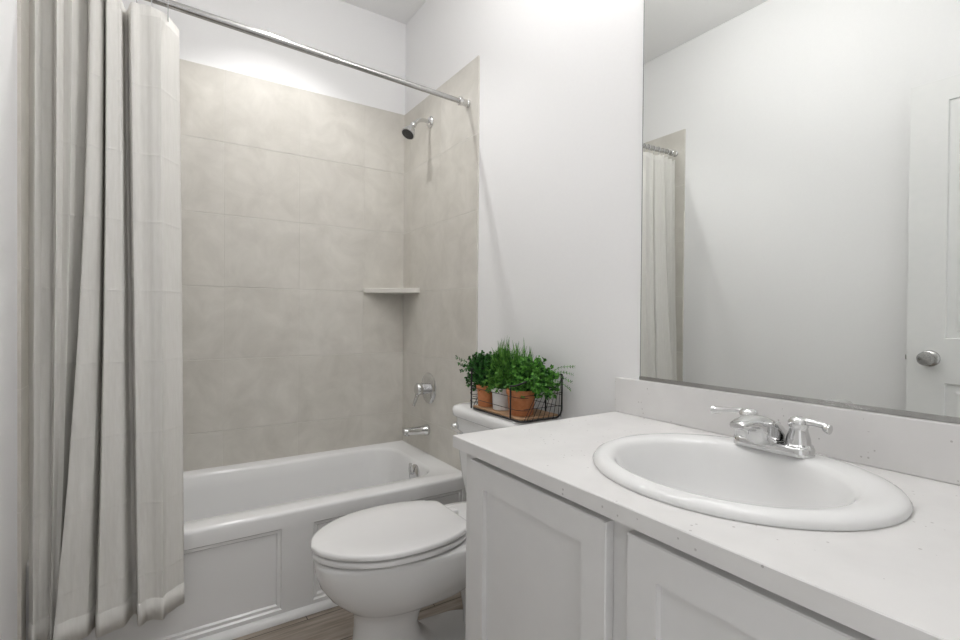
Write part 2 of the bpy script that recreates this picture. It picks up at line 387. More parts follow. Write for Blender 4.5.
# overflow plate with trip lever on the drain end of the basin
n = Vector((-0.985, 0, 0.16)).normalized()
oc = Vector((-0.127, -0.43, 0.345))
b = NB(); lathe(b, [(0.046, 0), (0.046, 0.008), (0.038, 0.015), (0.014, 0.018)], oc, n)
ov = obj('overflow_plate', b, M_chrome, tub)
b = NB(); tube(b, smooth_path([oc + n * 0.01, oc + n * 0.028 + Vector((0, 0, 0.006)), oc + n * 0.030 + Vector((0, 0, 0.03)), oc + n * 0.026 + Vector((0, 0, 0.052))], 4), 0.0075, 8)
lv = obj('trip_lever', b, M_chrome, None); lv.parent = ov; lv.location = Vector((0, 0, 0))
b = NB(); lathe(b, [(0.033, 0), (0.033, 0.003), (0.024, 0.005), (0.02, 0.002)], (-0.42, -0.37, 0.0595)); obj('drain', b, M_chrome, tub)

# ------------------------------------------------------------------ shower fittings on the right tiled wall
sh = thing('shower_fixture', 'chrome shower head on a bent arm high on tiled wall', 'shower head', (-TT, -0.342, 2.17))
b = NB(); lathe(b, [(0.031, 0), (0.031, 0.004), (0.024, 0.012), (0.012, 0.016)], (-TT, -0.342, 2.172), (-1, 0, 0)); obj('flange', b, M_chrome, sh)
arm = smooth_path([(-TT - 0.01, -0.342, 2.172), (-0.05, -0.345, 2.172), (-0.085, -0.352, 2.160), (-0.112, -0.358, 2.134)], 6)
b = NB(); tube(b, arm, 0.0105, 12); obj('arm', b, M_chrome, sh)
hd = Vector((-0.52, -0.16, -0.84)).normalized(); hp = Vector((-0.112, -0.358, 2.136))
b = NB(); lathe(b, [(0.012, -0.004), (0.016, 0.004), (0.016, 0.014), (0.013, 0.02), (0.017, 0.03), (0.030, 0.056), (0.036, 0.070), (0.036, 0.077), (0.032, 0.079)], hp, hd); obj('bell', b, M_chrome, sh)
b = NB(); lathe(b, [(0.0315, 0.078), (0.0315, 0.0805), (0.012, 0.083)], hp, hd); obj('spray_face', b, M_dark, sh)

vl = thing('tub_valve', 'chrome round valve plate with lever handle above tub spout', 'faucet valve', (-TT, -0.333, 0.758))
b = NB(); lathe(b, [(0.082, 0), (0.082, 0.003), (0.076, 0.009), (0.045, 0.013), (0.03, 0.016)], (-TT, -0.345, 0.758), (-1, 0, 0), n=48); obj('escutcheon', b, M_chrome, vl)
b = NB(); lathe(b, [(0.029, 0.012), (0.029, 0.04), (0.032, 0.045), (0.032, 0.068), (0.026, 0.076), (0.012, 0.079)], (-TT, -0.345, 0.758), (-1, 0, 0)); hb = obj('handle_hub', b, M_chrome, vl)
b = NB(); tube(b, smooth_path([(-0.07, -0.345, 0.752), (-0.078, -0.338, 0.715), (-0.088, -0.332, 0.682), (-0.092, -0.331, 0.668)], 5), [0.012] * 5 + [0.010] * 5 + [0.0085] * 6, 10); obj('lever', b, M_chrome, vl)

sp = thing('tub_spout', 'chrome tub spout sticking out of the tile above the tub rim', 'spout', (-TT, -0.333, 0.533))
b = NB()
loops = []
for x, r, dz in ((-TT, 0.030, 0), (-TT - 0.004, 0.031, 0), (-TT - 0.018, 0.0285, 0), (-TT - 0.026, 0.0235, 0.001), (-0.07, 0.021, 0.002), (-0.12, 0.0185, 0.004), (-0.145, 0.0175, 0.004), (-0.149, 0.014, 0.004)):
    loops.append([(x, -0.333 + r * math.cos(a), 0.534 + dz + r * math.sin(a)) for a in [k * 2 * PI / 28 for k in range(28)]])
loft(b, loops); obj('body', b, M_chrome, sp)
b = NB(); lathe(b, [(0.0125, 0), (0.0125, 0.014), (0.011, 0.016)], (-0.128, -0.333, 0.516), (0, 0, 1), n=20); obj('outlet', b, M_chrome, sp)

# corner shelf
b = NB()
zt, zb = 1.297, 1.268
pl = [(-TT, -TT), (-0.252, -TT), (-0.249, -0.022), (-0.240, -0.030), (-0.030, -0.217), (-0.020, -0.224), (-TT, -0.226)]
def inset(p, s):
    cx, cy = -0.01, -0.01
    return [(cx + (x - cx) * s, cy + (y - cy) * s) for x, y in p]
loft(b, [[(x, y, zb) for x, y in inset(pl, 0.955)], [(x, y, zb + 0.004) for x, y in pl], [(x, y, zt - 0.003) for x, y in pl], [(x, y, zt) for x, y in inset(pl, 0.985)]])
tag(obj('corner_shelf', b, M_shelf, angle=30), 'bone coloured ceramic corner shelf on the tiled walls', 'shelf')

# ------------------------------------------------------------------ shower rod, hooks and curtain
ra, rb = Vector((-W + TT, -0.742, 2.184)), Vector((-TT, -0.723, 2.134))
def rodz(x): t = (x - ra.x) / (rb.x - ra.x); return ra.lerp(rb, t)
rd = thing('curtain_rod', 'chrome tension rod across the tub opening, holding the curtain', 'curtain rod', (-W / 2, -0.73, 2.16))
b = NB(); tube(b, [ra + Vector((0.02, 0, 0)), rodz(-0.62)], 0.0135, 16); obj('outer_tube', b, M_nickel, rd)
b = NB(); tube(b, [rodz(-0.63), rb - Vector((0.02, 0, 0))], 0.0115, 16); obj('inner_tube', b, M_nickel, rd)
d = (rb - ra).normalized()
for p, s in ((ra, d), (rb, -d)):
    b = NB(); lathe(b, [(0.019, 0), (0.019, 0.008), (0.0155, 0.012), (0.0155, 0.034), (0.019, 0.038), (0.019, 0.05), (0.014, 0.054)], p, s, n=24); obj('end_cap', b, M_chrome, rd)

PROF = [(-1.533, -0.735, -1.523, -0.8), (-1.518, -0.75, -1.512, -0.815), (-1.507, -0.725, -1.504, -0.8), (-1.489, -0.72, -1.492, -0.795), (-1.479, -0.715, -1.481, -0.79), (-1.467, -0.765, -1.474, -0.81), (-1.454, -0.745, -1.469, -0.8), (-1.433, -0.76, -1.462, -0.8), (-1.417, -0.735, -1.462, -0.78), (-1.4, -0.715, -1.465, -0.775), (-1.388, -0.77, -1.465, -0.855), (-1.369, -0.763, -1.428, -0.84), (-1.36, -0.75, -1.392, -0.83), (-1.359, -0.705, -1.375, -0.79), (-1.349, -0.77, -1.364, -0.855), (-1.329, -0.763, -1.33, -0.84), (-1.315, -0.755, -1.301, -0.83), (-1.31, -0.7, -1.283, -0.78), (-1.302, -0.695, -1.27, -0.775), (-1.289, -0.765, -1.263, -0.855), (-1.266, -0.755, -1.243, -0.838), (-1.239, -0.765, -1.219, -0.845), (-1.212, -0.77, -1.201, -0.855), (-1.204, -0.755, -1.193, -0.83), (-1.181, -0.715, -1.168, -0.81), (-1.157, -0.675, -1.142, -0.79)]
ZTOP, ZBOT = 2.134, 0.186
def crisp(pts, n=5, k=0.45):      # pleats with fairly sharp ridges
    sm = smooth_path(pts, n); pts = [Vector(p) for p in pts]
    ln = [pts[i].lerp(pts[i + 1], q / n) for i in range(len(pts) - 1) for q in range(n)] + [pts[-1]]
    return [a.lerp(c, 1 - k) for a, c in zip(sm, ln)]
tp = crisp([(a, y, 0) for a, y, _, _ in PROF]); bp_ = crisp([(x, y, 0) for _, _, x, y in PROF])
FINE = [0.0018 * math.sin(i * 1.05) * math.sin(i * 0.37 + 1) for i in range(len(tp))]
b = NB(); NV = 40; grid = []
for j in range(NV + 1):
    t = j / NV; s = 0.25 * t + 0.75 * t * t
    row = []
    for i, (p, q) in enumerate(zip(tp, bp_)):
        x = p.x + (q.x - p.x) * s + 0.006 * math.sin(PI * t) * (i / len(tp) - 0.1)
        y = p.y + (q.y - p.y) * s
        # pinch at hooks: top edge sags between them
        zt_ = ZTOP + 0.032 * (1 - (p.x + 1.158) / -0.4) * 0 + (rodz(p.x).z - 2.172) - 0.010 * (1 - math.cos(i * 2 * PI / 17)) / 2
        z = zt_ + (ZBOT - zt_) * t
        y += 0.003 * math.sin(9 * t * PI + i * 0.35) * t + FINE[i]
        row.append(b.verts.new((x, y, z)))
    grid.append(row)
for A, B in zip(grid, grid[1:]):
    for i in range(len(A) - 1): b.faces.new((A[i], A[i + 1], B[i + 1], B[i]))
ct = thing('shower_curtain', 'pale oatmeal fabric shower curtain bunched at the left of the tub', 'shower curtain', (-1.33, -0.74, ZBOT))
o = obj('drape', b, M_cloth, ct, angle=48)
so = o.modifiers.new('thickness', 'SOLIDIFY'); so.thickness = 0.0014; so.offset = 0
# stitched hem bands: a doubled strip of the same cloth at the bottom and the top
def hem(name, t0, t1):
    bh = NB(); rows = []
    for t in (t0, t1):
        s = 0.25 * t + 0.75 * t * t; row = []
        for i, (p, q) in enumerate(zip(tp, bp_)):
            x = p.x + (q.x - p.x) * s + 0.006 * math.sin(PI * t) * (i / len(tp) - 0.1)
            y = p.y + (q.y - p.y) * s + 0.003 * math.sin(9 * t * PI + i * 0.35) * t + FINE[i]
            zt_ = ZTOP + (rodz(p.x).z - 2.172) - 0.010 * (1 - math.cos(i * 2 * PI / 17)) / 2
            row.append(bh.verts.new((x, y, zt_ + (ZBOT - zt_) * t)))
        rows.append(row)
    for i in range(len(tp) - 1): bh.faces.new((rows[0][i], rows[0][i + 1], rows[1][i + 1], rows[1][i]))
    h = obj(name, bh, M_cloth, ct, angle=180)
    s_ = h.modifiers.new('thickness', 'SOLIDIFY'); s_.thickness = 0.0036; s_.offset = 0
hem('bottom_hem', 0.966, 1.0)
def hook(x):
    c = rodz(x); r = 0.0165
    h = thing('curtain_hook', 'small chrome wire hook over the rod at the curtain top', 'curtain hook', (c.x, c.y, c.z), 'curtain hooks')
    b = NB()
    pts = [(c.x, c.y + r * math.cos(a), c.z + r * math.sin(a)) for a in [math.radians(q) for q in range(-40, 231, 15)]]
    pts += [(c.x, c.y - 0.004, c.z - 0.030), (c.x, c.y + 0.001, c.z - 0.052), (c.x, c.y + 0.006, c.z - 0.058), (c.x, c.y + 0.009, c.z - 0.050)]
    tube(b, pts, 0.0016, 6); return obj('wire', b, M_chrome, h)
for x in (-1.50, -1.455, -1.41, -1.365, -1.32, -1.275, -1.235, -1.19): hook(x)

# ------------------------------------------------------------------ toilet
YC = -1.157
to = thing('toilet', 'white two piece toilet with closed lid between tub and vanity', 'toilet', (-0.45, YC, 0))
def oval(xf, xb, hw, z, n=48, pw=2.2, yc=YC, blunt=0.0):
    # egg outline: xf front tip (towards -x), xb back; widest point nearer the back
    xm = xb - (xb - xf) * 0.42
    out = []
    for k in range(n):
        a = 2 * PI * k / n; c, s = math.cos(a), math.sin(a)
        sx = abs(c) ** (2 / pw) * (1 if c > 0 else -1); sy = abs(s) ** (2 / pw) * (1 if s > 0 else -1)
        x = xm + ((xb - xm) * (abs(c) ** (2 / (pw + blunt)) if c > 0 else 0) if c > 0 else (xm - xf) * sx)
        out.append((x, yc + hw * sy, z))
    return out
b = NB()
sec = [(-0.700, -0.20, 0.112, 0.0, 2.6), (-0.700, -0.20, 0.112, 0.014, 2.6), (-0.692, -0.40, 0.098, 0.03, 2.4), (-0.690, -0.47, 0.090, 0.09, 2.3), (-0.685, -0.485, 0.088, 0.14, 2.3),
       (-0.688, -0.47, 0.091, 0.180, 2.2), (-0.694, -0.44, 0.100, 0.200, 2.2), (-0.708, -0.36, 0.122, 0.213, 2.2), (-0.732, -0.30, 0.145, 0.232, 2.2), (-0.768, -0.20, 0.167, 0.265, 2.2), (-0.796, -0.12, 0.181, 0.305, 2.2), (-0.809, -0.07, 0.186, 0.345, 2.3), (-0.812, -0.05, 0.186, 0.375, 2.4), (-0.812, -0.045, 0.186, 0.388, 2.4), (-0.807, -0.05, 0.182, 0.394, 2.4), (-0.78, -0.07, 0.16, 0.395, 2.4)]
loft(b, [oval(x0, x1, hw, z, pw=p, blunt=1.2) for x0, x1, hw, z, p in sec])
obj('bowl', b, M_porc, to, angle=60)
# trapway swelling behind the pedestal
b = NB()
lathe(b, [(0.106 * max(0.02, 1 - abs(t) ** 2.6) ** (1 / 2.4), 0.122 * t) for t in [-1 + k / 12 for k in range(25)]], (-0.468, YC, 0.266), (1, 0, 0), n=32)
tube(b, smooth_path([(-0.36, YC, 0.27), (-0.27, YC, 0.20), (-0.235, YC, 0.10), (-0.23, YC, 0.014)], 5), 0.045, 16)
obj('trapway', b, M_porc, to, angle=80)
# seat ring and lid
HALF = smooth_path([(-0.826, 0.0, 0), (-0.805, 0.066, 0), (-0.745, 0.130, 0), (-0.66, 0.174, 0), (-0.56, 0.190, 0), (-0.46, 0.184, 0), (-0.385, 0.160, 0), (-0.335, 0.126, 0)], 5)
def outline(ins, z):
    # elongated seat outline with a straight cut back, inset by ins
    P = [(p.x, p.y) for p in HALF] + [(-0.327, 0.114), (-0.325, 0.09), (-0.325, 0.0)]
    P = P + [(x, -y) for x, y in reversed(P[1:-1])]
    out = []
    for x, y in P:
        d_ = math.hypot(x + 0.56, y); k = (d_ - ins) / d_
        out.append((-0.56 + (x + 0.56) * k, YC + y * k, z))
    return out
def slab(name, off, z0, z1, dome=0.0, m=M_seat):
    b = NB()
    L = [outline(off + 0.005, z0), outline(off, z0 + 0.004), outline(off, z1 - 0.007), outline(off + 0.0025, z1 - 0.002), outline(off + 0.009, z1)]
    if dome: L += [outline(off + 0.06, z1 + dome * 0.7), outline(off + 0.085, z1 + dome)]
    loft(b, L); return obj(name, b, m, to, angle=50)
slab('seat', 0.004, 0.4010, 0.4205)
slab('lid', 0.0, 0.4250, 0.4445, 0.003)
for s in (-1, 1):
    b = NB(); box(b, (-0.322, YC + s * 0.075 - 0.022, 0.394), (-0.27, YC + s * 0.075 + 0.022, 0.420), 0.008, 3); obj('hinge_cap', b, M_seat, to)
# tank
b = NB()
def rr(x0, x1, hw, r, z): return rrect(x0, x1, YC - hw, YC + hw, r, z, 6, 3)
loft(b, [rr(-0.165, -0.02, 0.165, 0.035, 0.392), rr(-0.175, -0.016, 0.182, 0.04, 0.41), rr(-0.190, -0.014, 0.195, 0.04, 0.50), rr(-0.204, -0.012, 0.212, 0.04, 0.66), rr(-0.206, -0.012, 0.214, 0.04, 0.738)])
obj('tank', b, M_porc, to, angle=50)
b = NB()
loft(b, [rr(-0.212, -0.010, 0.220, 0.045, 0.739), rr(-0.220, -0.006, 0.228, 0.05, 0.745), rr(-0.222, -0.005, 0.230, 0.05, 0.768), rr(-0.216, -0.009, 0.224, 0.046, 0.780), rr(-0.200, -0.022, 0.208, 0.04, 0.786), rr(-0.15, -0.07, 0.15, 0.03, 0.788)])
obj('tank_lid', b, M_porc, to, angle=50)
b = NB(); ly, lz = YC + 0.188, 0.700
lathe(b, [(0.017, -0.004), (0.017, 0.006), (0.013, 0.012), (0.011, 0.020), (0.006, 0.024)], (-0.205, ly, lz), (-1, 0, 0), n=20)
tube(b, smooth_path([(-0.222, ly, lz), (-0.228, ly - 0.03, lz - 0.003), (-0.228, ly - 0.08, lz - 0.012)], 5), [0.006] * 5 + [0.007] * 6, 10)
obj('flush_lever', b, M_chrome, to)

# ------------------------------------------------------------------ vanity
YE = -1.645; YV = YF + 0.003
va = thing('vanity_cabinet', 'pale grey vanity cabinet with recessed panel doors under the counter', 'cabinet', (-0.3, -2.2, 0))
b = NB(); XF = -0.574
box(b, (XF, YV, 0.10), (XF + 0.02, YE, 0.8195)); obj('face_frame', b, M_cab, va, smooth=False)
b = NB(); box(b, (XF + 0.0205, YE - 0.018, 0.0), (-0.002, YE, 0.8195)); obj('end_panel', b, M_cab, va, smooth=False)
b = NB(); box(b, (XF + 0.0205, YV, 0.0), (-0.002, YV + 0.018, 0.8195)); obj('end_panel', b, M_cab, va, smooth=False)
b = NB(); box(b, (XF + 0.0205, YV + 0.0185, 0.10), (-0.002, YE - 0.0185, 0.116)); obj('bottom_panel', b, M_cab, va, smooth=False)
b = NB(); box(b, (XF + 0.07, YV + 0.0185, 0.0), (XF + 0.088, YE - 0.0185, 0.0995)); obj('toe_kick', b, M_cab, va, smooth=False)
def cab_door(y0, y1, z0=0.125, z1=0.806, xd=-0.594, st=0.056):
    dd = NB()
    V = {}
    def v(x, y, z):
        k = (round(x, 5), round(y, 5), round(z, 5))
        if k not in V: V[k] = dd.verts.new((x, y, z))
        return V[k]
    def ring(x, o): return [v(x, y0 + o, z0 + o), v(x, y1 - o, z0 + o), v(x, y1 - o, z1 - o), v(x, y0 + o, z1 - o)]
    RR = [ring(XF - 0.001, 0.0), ring(xd + 0.002, 0.0), ring(xd, 0.002), ring(xd, st), ring(xd + 0.011, st + 0.0004)]
    for A, B in zip(RR, RR[1:]):
        for k in range(4): dd.faces.new((A[k], A[(k + 1) % 4], B[(k + 1) % 4], B[k]))
    dd.faces.new(RR[-1]); dd.faces.new(list(reversed(RR[0])))
    return obj('door', dd, M_cab, va, smooth=False)
cab_door(-2.115, -1.692); cab_door(-2.585, -2.158)
# countertop and backsplash
HX, HY, HA, HB = -0.298, -2.155, 0.245, 0.265
b = NB()
def cut_plate(bm, x0, x1, y0, y1, z, n=64):
    # outer ring (rectangle sampled by ray angle) to the sink cut-out
    out, inn = [], []
    angs = [2 * PI * k / n for k in range(n)] + [math.atan2(yy - HY, xx - HX) % (2 * PI) for xx in (x0, x1) for yy in (y0, y1)]
    for a in sorted(angs):
        c, s = math.cos(a), math.sin(a)
        tx = ((x1 if c > 0 else x0) - HX) / c if abs(c) > 1e-6 else 1e9
        ty = ((y1 if s > 0 else y0) - HY) / s if abs(s) > 1e-6 else 1e9
        t = min(tx, ty); out.append((HX + c * t, HY + s * t, z))
        q = 1 / math.sqrt((c / (HA - 0.025)) ** 2 + (s / (HB - 0.025)) ** 2); inn.append((HX + c * q, HY + s * q, z))
    return out, inn
CT, CB = 0.8505, 0.8215
oT, iT = cut_plate(b, -0.603, -0.002, YV, -1.629, CT); oM, _ = cut_plate(b, -0.6045, -0.002, YV, -1.6275, CT - 0.0015); oB, iB = cut_plate(b, -0.6045, -0.002, YV, -1.6275, CB)
loft(b, [iB, iT, oT, oM, oB, iB], False, False)
bmesh.ops.remove_doubles(b, verts=b.verts[:], dist=1e-5)
tag(obj('countertop', b, M_quartz, angle=25), 'white speckled stone countertop over the vanity cabinet', 'countertop')
b = NB(); box(b, (-0.021, YV, CT + 0.0005), (-0.0015, -1.627, 0.9575), 0.0012, 1)
tag(obj('backsplash', b, M_quartz, angle=25), 'low white stone backsplash standing on the counter under the mirror', 'backsplash')

# sink
sk = thing('sink', 'white oval drop in sink set in the countertop', 'sink', (HX, HY, CT))
def ell(cx, cy, a, bb, z, n=72): return [(cx + a * math.cos(2 * PI * k / n), cy + bb * math.sin(2 * PI * k / n), z) for k in range(n)]
b = NB(); z = CT
BX, BY = -0.318, -2.150
L = [ell(HX, HY, HA - 0.03, HB - 0.03, z - 0.02), ell(HX, HY, HA - 0.027, HB - 0.027, z + 0.0008), ell(HX, HY, HA - 0.001, HB - 0.001, z + 0.0008), ell(HX, HY, HA, HB, z + 0.005), ell(HX, HY, HA - 0.005, HB - 0.005, z + 0.012), ell(HX, HY, HA - 0.016, HB - 0.016, z + 0.0165), ell(HX - 0.003, HY, HA - 0.030, HB - 0.028, z + 0.0175)]
L += [ell(BX, BY, 0.192, 0.220, z + 0.0165), ell(BX, BY, 0.184, 0.212, z + 0.013), ell(BX, BY, 0.177, 0.205, z + 0.004), ell(BX, BY, 0.170, 0.198, z - 0.015), ell(BX, BY, 0.155, 0.183, z - 0.06), ell(BX, BY, 0.13, 0.156, z - 0.105), ell(BX, BY, 0.09, 0.11, z - 0.137), ell(BX, BY, 0.045, 0.05, z - 0.15), ell(BX, BY, 0.022, 0.022, z - 0.154)]
loft(b, L, cap0=False)
obj('basin', b, M_porc, sk, angle=60)
b = NB(); lathe(b, [(0.026, -0.154), (0.026, -0.148), (0.02, -0.146), (0.016, -0.150), (0.012, -0.143)], (BX, BY, z)); obj('drain', b, M_chrome, sk)

# faucet
FX, FY, FZ = -0.118, -2.145, CT + 0.0168
fa = thing('faucet', 'chrome two lever faucet on the back rim of the sink', 'faucet', (FX, FY, FZ))
b = NB()
def stadium(hx, hy, z, n=40):
    out = []
    for k in range(n):
        a = 2 * PI * k / n; c, s = math.cos(a), math.sin(a)
        out.append((FX + hx * c, FY + (hy - hx) * (1 if s > 1e-9 else -1 if s < -1e-9 else 0) + hx * s, z))
    return out
loft(b, [stadium(0.029, 0.080, FZ), stadium(0.029, 0.080, FZ + 0.014), stadium(0.027, 0.078, FZ + 0.018), stadium(0.021, 0.072, FZ + 0.0195)])
obj('base_plate', b, M_chrome, fa, angle=50)
# wedge spout
b = NB(); loops = []
def sect(x, zc, hw, hh, n=24, p=2.8, tilt=0.0):
    o = []
    for k in range(n):
        a = 2 * PI * k / n; c, s = math.cos(a), math.sin(a)
        yy = hw * abs(c) ** (2 / p) * (1 if c > 0 else -1); zz = hh * abs(s) ** (2 / p) * (1 if s > 0 else -1)
        o.append((x + tilt * zz, FY + yy, zc + zz))
    return o
for x, zb_, zt_, hw in ((-0.086, 0.014, 0.030, 0.025), (-0.100, 0.012, 0.044, 0.026), (-0.120, 0.012, 0.059, 0.0265), (-0.145, 0.013, 0.070, 0.026), (-0.165, 0.015, 0.076, 0.0245), (-0.183, 0.018, 0.079, 0.0225), (-0.192, 0.026, 0.080, 0.0215), (-0.198, 0.044, 0.0805, 0.021), (-0.215, 0.052, 0.080, 0.0200), (-0.238, 0.056, 0.077, 0.0185), (-0.252, 0.057, 0.073, 0.017), (-0.258, 0.060, 0.070, 0.014)):
    loops.append(sect(x, FZ + (zb_ + zt_) / 2, hw, (zt_ - zb_) / 2))
loft(b, loops); spo = obj('spout', b, M_chrome, fa, angle=60)
b = NB(); lathe(b, [(0.0105, 0), (0.0125, 0.003), (0.0125, 0.014)], (-0.238, FY, FZ + 0.046), n=20); ae = obj('aerator', b, M_chrome); ae.parent = spo; ae.location = (0, 0, 0)
for s in (1, -1):
    hy = FY + s * 0.051
    b = NB(); lathe(b, [(0.0265, 0.016), (0.0265, 0.021), (0.0225, 0.024), (0.0215, 0.034), (0.017, 0.050), (0.0165, 0.056), (0.0185, 0.060), (0.0195, 0.068), (0.015, 0.075), (0.006, 0.078)], (FX, hy, FZ), n=28)
    hh = obj('handle', b, M_chrome, fa)
    b = NB()
    pth = smooth_path([(FX, hy, FZ + 0.067), (FX - 0.002, hy + s * 0.022, FZ + 0.070), (FX - 0.004, hy + s * 0.048, FZ + 0.068), (FX - 0.006, hy + s * (0.062 + 0.01 * s), FZ + 0.064), (FX - 0.007, hy + s * (0.070 + 0.011 * s), FZ + 0.063)], 5)
    tube(b, pth, [0.0095 - 0.0035 * math.sin(PI * min(1, i / len(pth) * 1.15)) for i in range(len(pth))], 12)
    lv = obj('lever', b, M_chrome); lv.parent = hh; lv.location = (0, 0, 0)
b = NB(); lathe(b, [(0.0028, 0.015), (0.0028, 0.046), (0.0055, 0.048), (0.0055, 0.054), (0.003, 0.056)], (FX + 0.022, FY, FZ), n=14); obj('lift_rod', b, M_chrome, fa)

# mirror
mi = thing('wall_mirror', 'large frameless mirror on the wall above the backsplash', 'mirror', (0, -2.2, 0.96))
b = NB(); MY1, MZ0, MZ1 = -1.712, 0.962, 2.135
box(b, (-0.0055, YF + 0.02, MZ0), (-0.0012, MY1, MZ1)); obj('glass', b, M_mirror, mi, smooth=False)
b = NB(); box(b, (-0.0058, MY1, MZ0), (-0.001, MY1 + 0.0022, MZ1)); obj('edge', b, M_edge, mi, smooth=False)
b = NB(); box(b, (-0.0085, YF + 0.02, MZ0 - 0.0035), (-0.001, MY1 + 0.002, MZ0 - 0.001)); box(b, (-0.0085, YF + 0.02, MZ0 - 0.001), (-0.0062, MY1 + 0.002, MZ0 + 0.007)); obj('bottom_channel', b, M_nickel, mi, smooth=False)
for y in (MY1 - 0.10, MY1 - 0.9):
    b = NB(); box(b, (-0.0085, y - 0.012, MZ1 - 0.012), (-0.0058, y + 0.012, MZ1 + 0.006), 0.001, 1); obj('top_clip', b, M_nickel, mi, smooth=False)

# ------------------------------------------------------------------ wire basket on the tank
BZ = 0.7885; bx0, bx1, by0, by1 = -0.206, -0.026, -1.392, -1.078      # by0 = end nearest the vanity
bk = thing('wire_basket', 'black wire basket with wood bottom on the toilet tank lid', 'basket', ((bx0 + bx1) / 2, (by0 + by1) / 2, BZ))
r = 0.0031
b = NB()
def rpath(x0, x1, y0, y1, rad, z, nc=5): return [p for p in rrect(x0, x1, y0, y1, rad, z, nc, 2)]
tube(b, rpath(bx0, bx1, by0, by1, 0.03, BZ + r + 0.0005), r, 8, True)
top = BZ + 0.152
# the rim dips along the long sides
tube(b, [(bx1, by1, top), (bx0, by1, top)], r, 8); tube(b, [(bx0, by0 + 0.06, top - 0.034), (bx0, by0 + 0.03, top - 0.03), (bx0 + 0.03, by0, top - 0.012), (bx1, by0, top + 0.002)], r, 8)
tube(b, [(bx1, by1, top), (bx1, by0, top)], r, 8)
for x, y, zt_ in ((bx0, by1 - 0.004, top), (bx0, by0 + 0.06, top - 0.034), (bx1, by1 - 0.01, top)):
    tube(b, [(x, y, BZ + 0.002), (x, y, zt_)], r, 8)
tube(b, smooth_path([(bx1 - 0.045, by0 - 0.001, BZ + r), (bx1 - 0.018, by0 - 0.001, BZ + 0.006), (bx1 - 0.002, by0 - 0.001, BZ + 0.024), (bx1, by0 - 0.001, BZ + 0.06), (bx1, by0 - 0.001, top + 0.002)], 5), r, 8)
tube(b, [(bx1, by0 + 0.085, BZ + 0.004), (bx1, by0 + 0.085, top)], r, 8)
obj('frame', b, M_black, bk, angle=60)
# round grip in the end panel with wires fanning out below
gx, gz, gr = (bx0 + bx1) / 2 + 0.048, top, 0.042
for ey in (by0 - 0.001, by1 + 0.001):
    b = NB(); tube(b, [(gx + gr * math.cos(a), ey, gz + gr * math.sin(a)) for a in [PI + PI * k / 14 for k in range(15)]], 0.0026, 8); obj('grip', b, M_black, bk, angle=60)
b = NB()
for ey in (by0 - 0.001, by1 + 0.001):
    for k in range(9):
        a = PI + PI * (k + 0.5) / 9
        p = (gx + gr * math.cos(a), gz + gr * math.sin(a)); f = (min(max(gx - 0.045 + (k - 4) * 0.0235, bx0 + 0.01), bx1 - 0.004), BZ + 0.004)
        tube(b, [(p[0], ey, p[1]), (f[0], ey, f[1])], 0.0011, 6)
    for hz in (0.045, 0.09):
        tube(b, [(bx0 + 0.01, ey, BZ + hz), (bx1, ey, BZ + hz)], 0.0011, 6)
for hz in (0.04, 0.082):
    tube(b, [(bx0, by1, BZ + hz), (bx0, by0 + 0.06, BZ + hz), (bx0, by0 + 0.03, BZ + hz), (bx0 + 0.012, by0 + 0.008, BZ + hz), (bx0 + 0.03, by0, BZ + hz)], 0.0011, 6)
    tube(b, [(bx1, by1, BZ + hz), (bx1, by0, BZ + hz)], 0.0011, 6)
# looped wire at the tub end
lp = []
for k in range(60):
    a = k / 59 * 3.2 * 2 * PI
    lp.append((bx0 + 0.04 + 0.03 * math.cos(a), by1 + 0.008 + 0.012 * math.sin(a * 0.5) ** 2, BZ + 0.012 + 0.095 * k / 59 + 0.014 * math.sin(a)))
tube(b, lp, 0.0011, 6)
obj('thin_wires', b, M_black, bk, angle=60)
b = NB(); box(b, (bx0 + 0.006, by0 + 0.010, BZ + 0.0055), (bx1 - 0.006, by1 - 0.006, BZ + 0.0125), 0.0015, 1); obj('wood_bottom', b, M_wood, bk)
PZ = BZ + 0.013

def pot(name, label, cx, cy, r0, r1, h, m, fol, fm, group=None):
    t = thing('potted_plant', label, 'potted plant', (cx, cy, PZ))
    b = NB()
    lathe(b, [(r0 - 0.002, 0), (r0, 0.002), (r1 - 0.003, h - 0.018), (r1, h - 0.017), (r1 + 0.0015, h - 0.002), (r1 - 0.001, h), (r1 - 0.005, h - 0.001), (r1 - 0.006, h - 0.012)], (cx, cy, PZ), cap1=True)
    obj('pot', b, m, t, angle=40)
    b = NB(); lathe(b, [(r1 - 0.0065, h - 0.0115), (r1 - 0.0065, h - 0.009), (r1 * 0.5, h - 0.005)], (cx, cy, PZ), n=20); obj('soil', b, M_soil, t)
    b = NB(); fol(b, cx, cy, PZ + h - 0.006); obj('foliage', b, fm, t, angle=180)
    return t
def leaf_quad(bm, p, d, ln, wd, cup=0.25):
    d = d.normalized(); a = Vector((random.uniform(-1, 1), random.uniform(-1, 1), random.uniform(-0.2, 1)))
    s = d.cross(a)
    if s.length < 1e-3: s = d.cross(Vector((1, 0, 0)))
    s.normalize(); nn = s.cross(d)
    q = [p, p + d * ln * 0.35 + s * wd * 0.5 + nn * wd * cup, p + d * ln * 0.75 + s * wd * 0.38 + nn * wd * cup, p + d * ln, p + d * ln * 0.75 - s * wd * 0.38 + nn * wd * cup, p + d * ln * 0.35 - s * wd * 0.5 + nn * wd * cup]
    mid = p + d * ln * 0.55
    vs = [bm.verts.new(v) for v in q]; vm = bm.verts.new(mid)
    for i in range(6): bm.faces.new((vs[i], vs[(i + 1) % 6], vm))
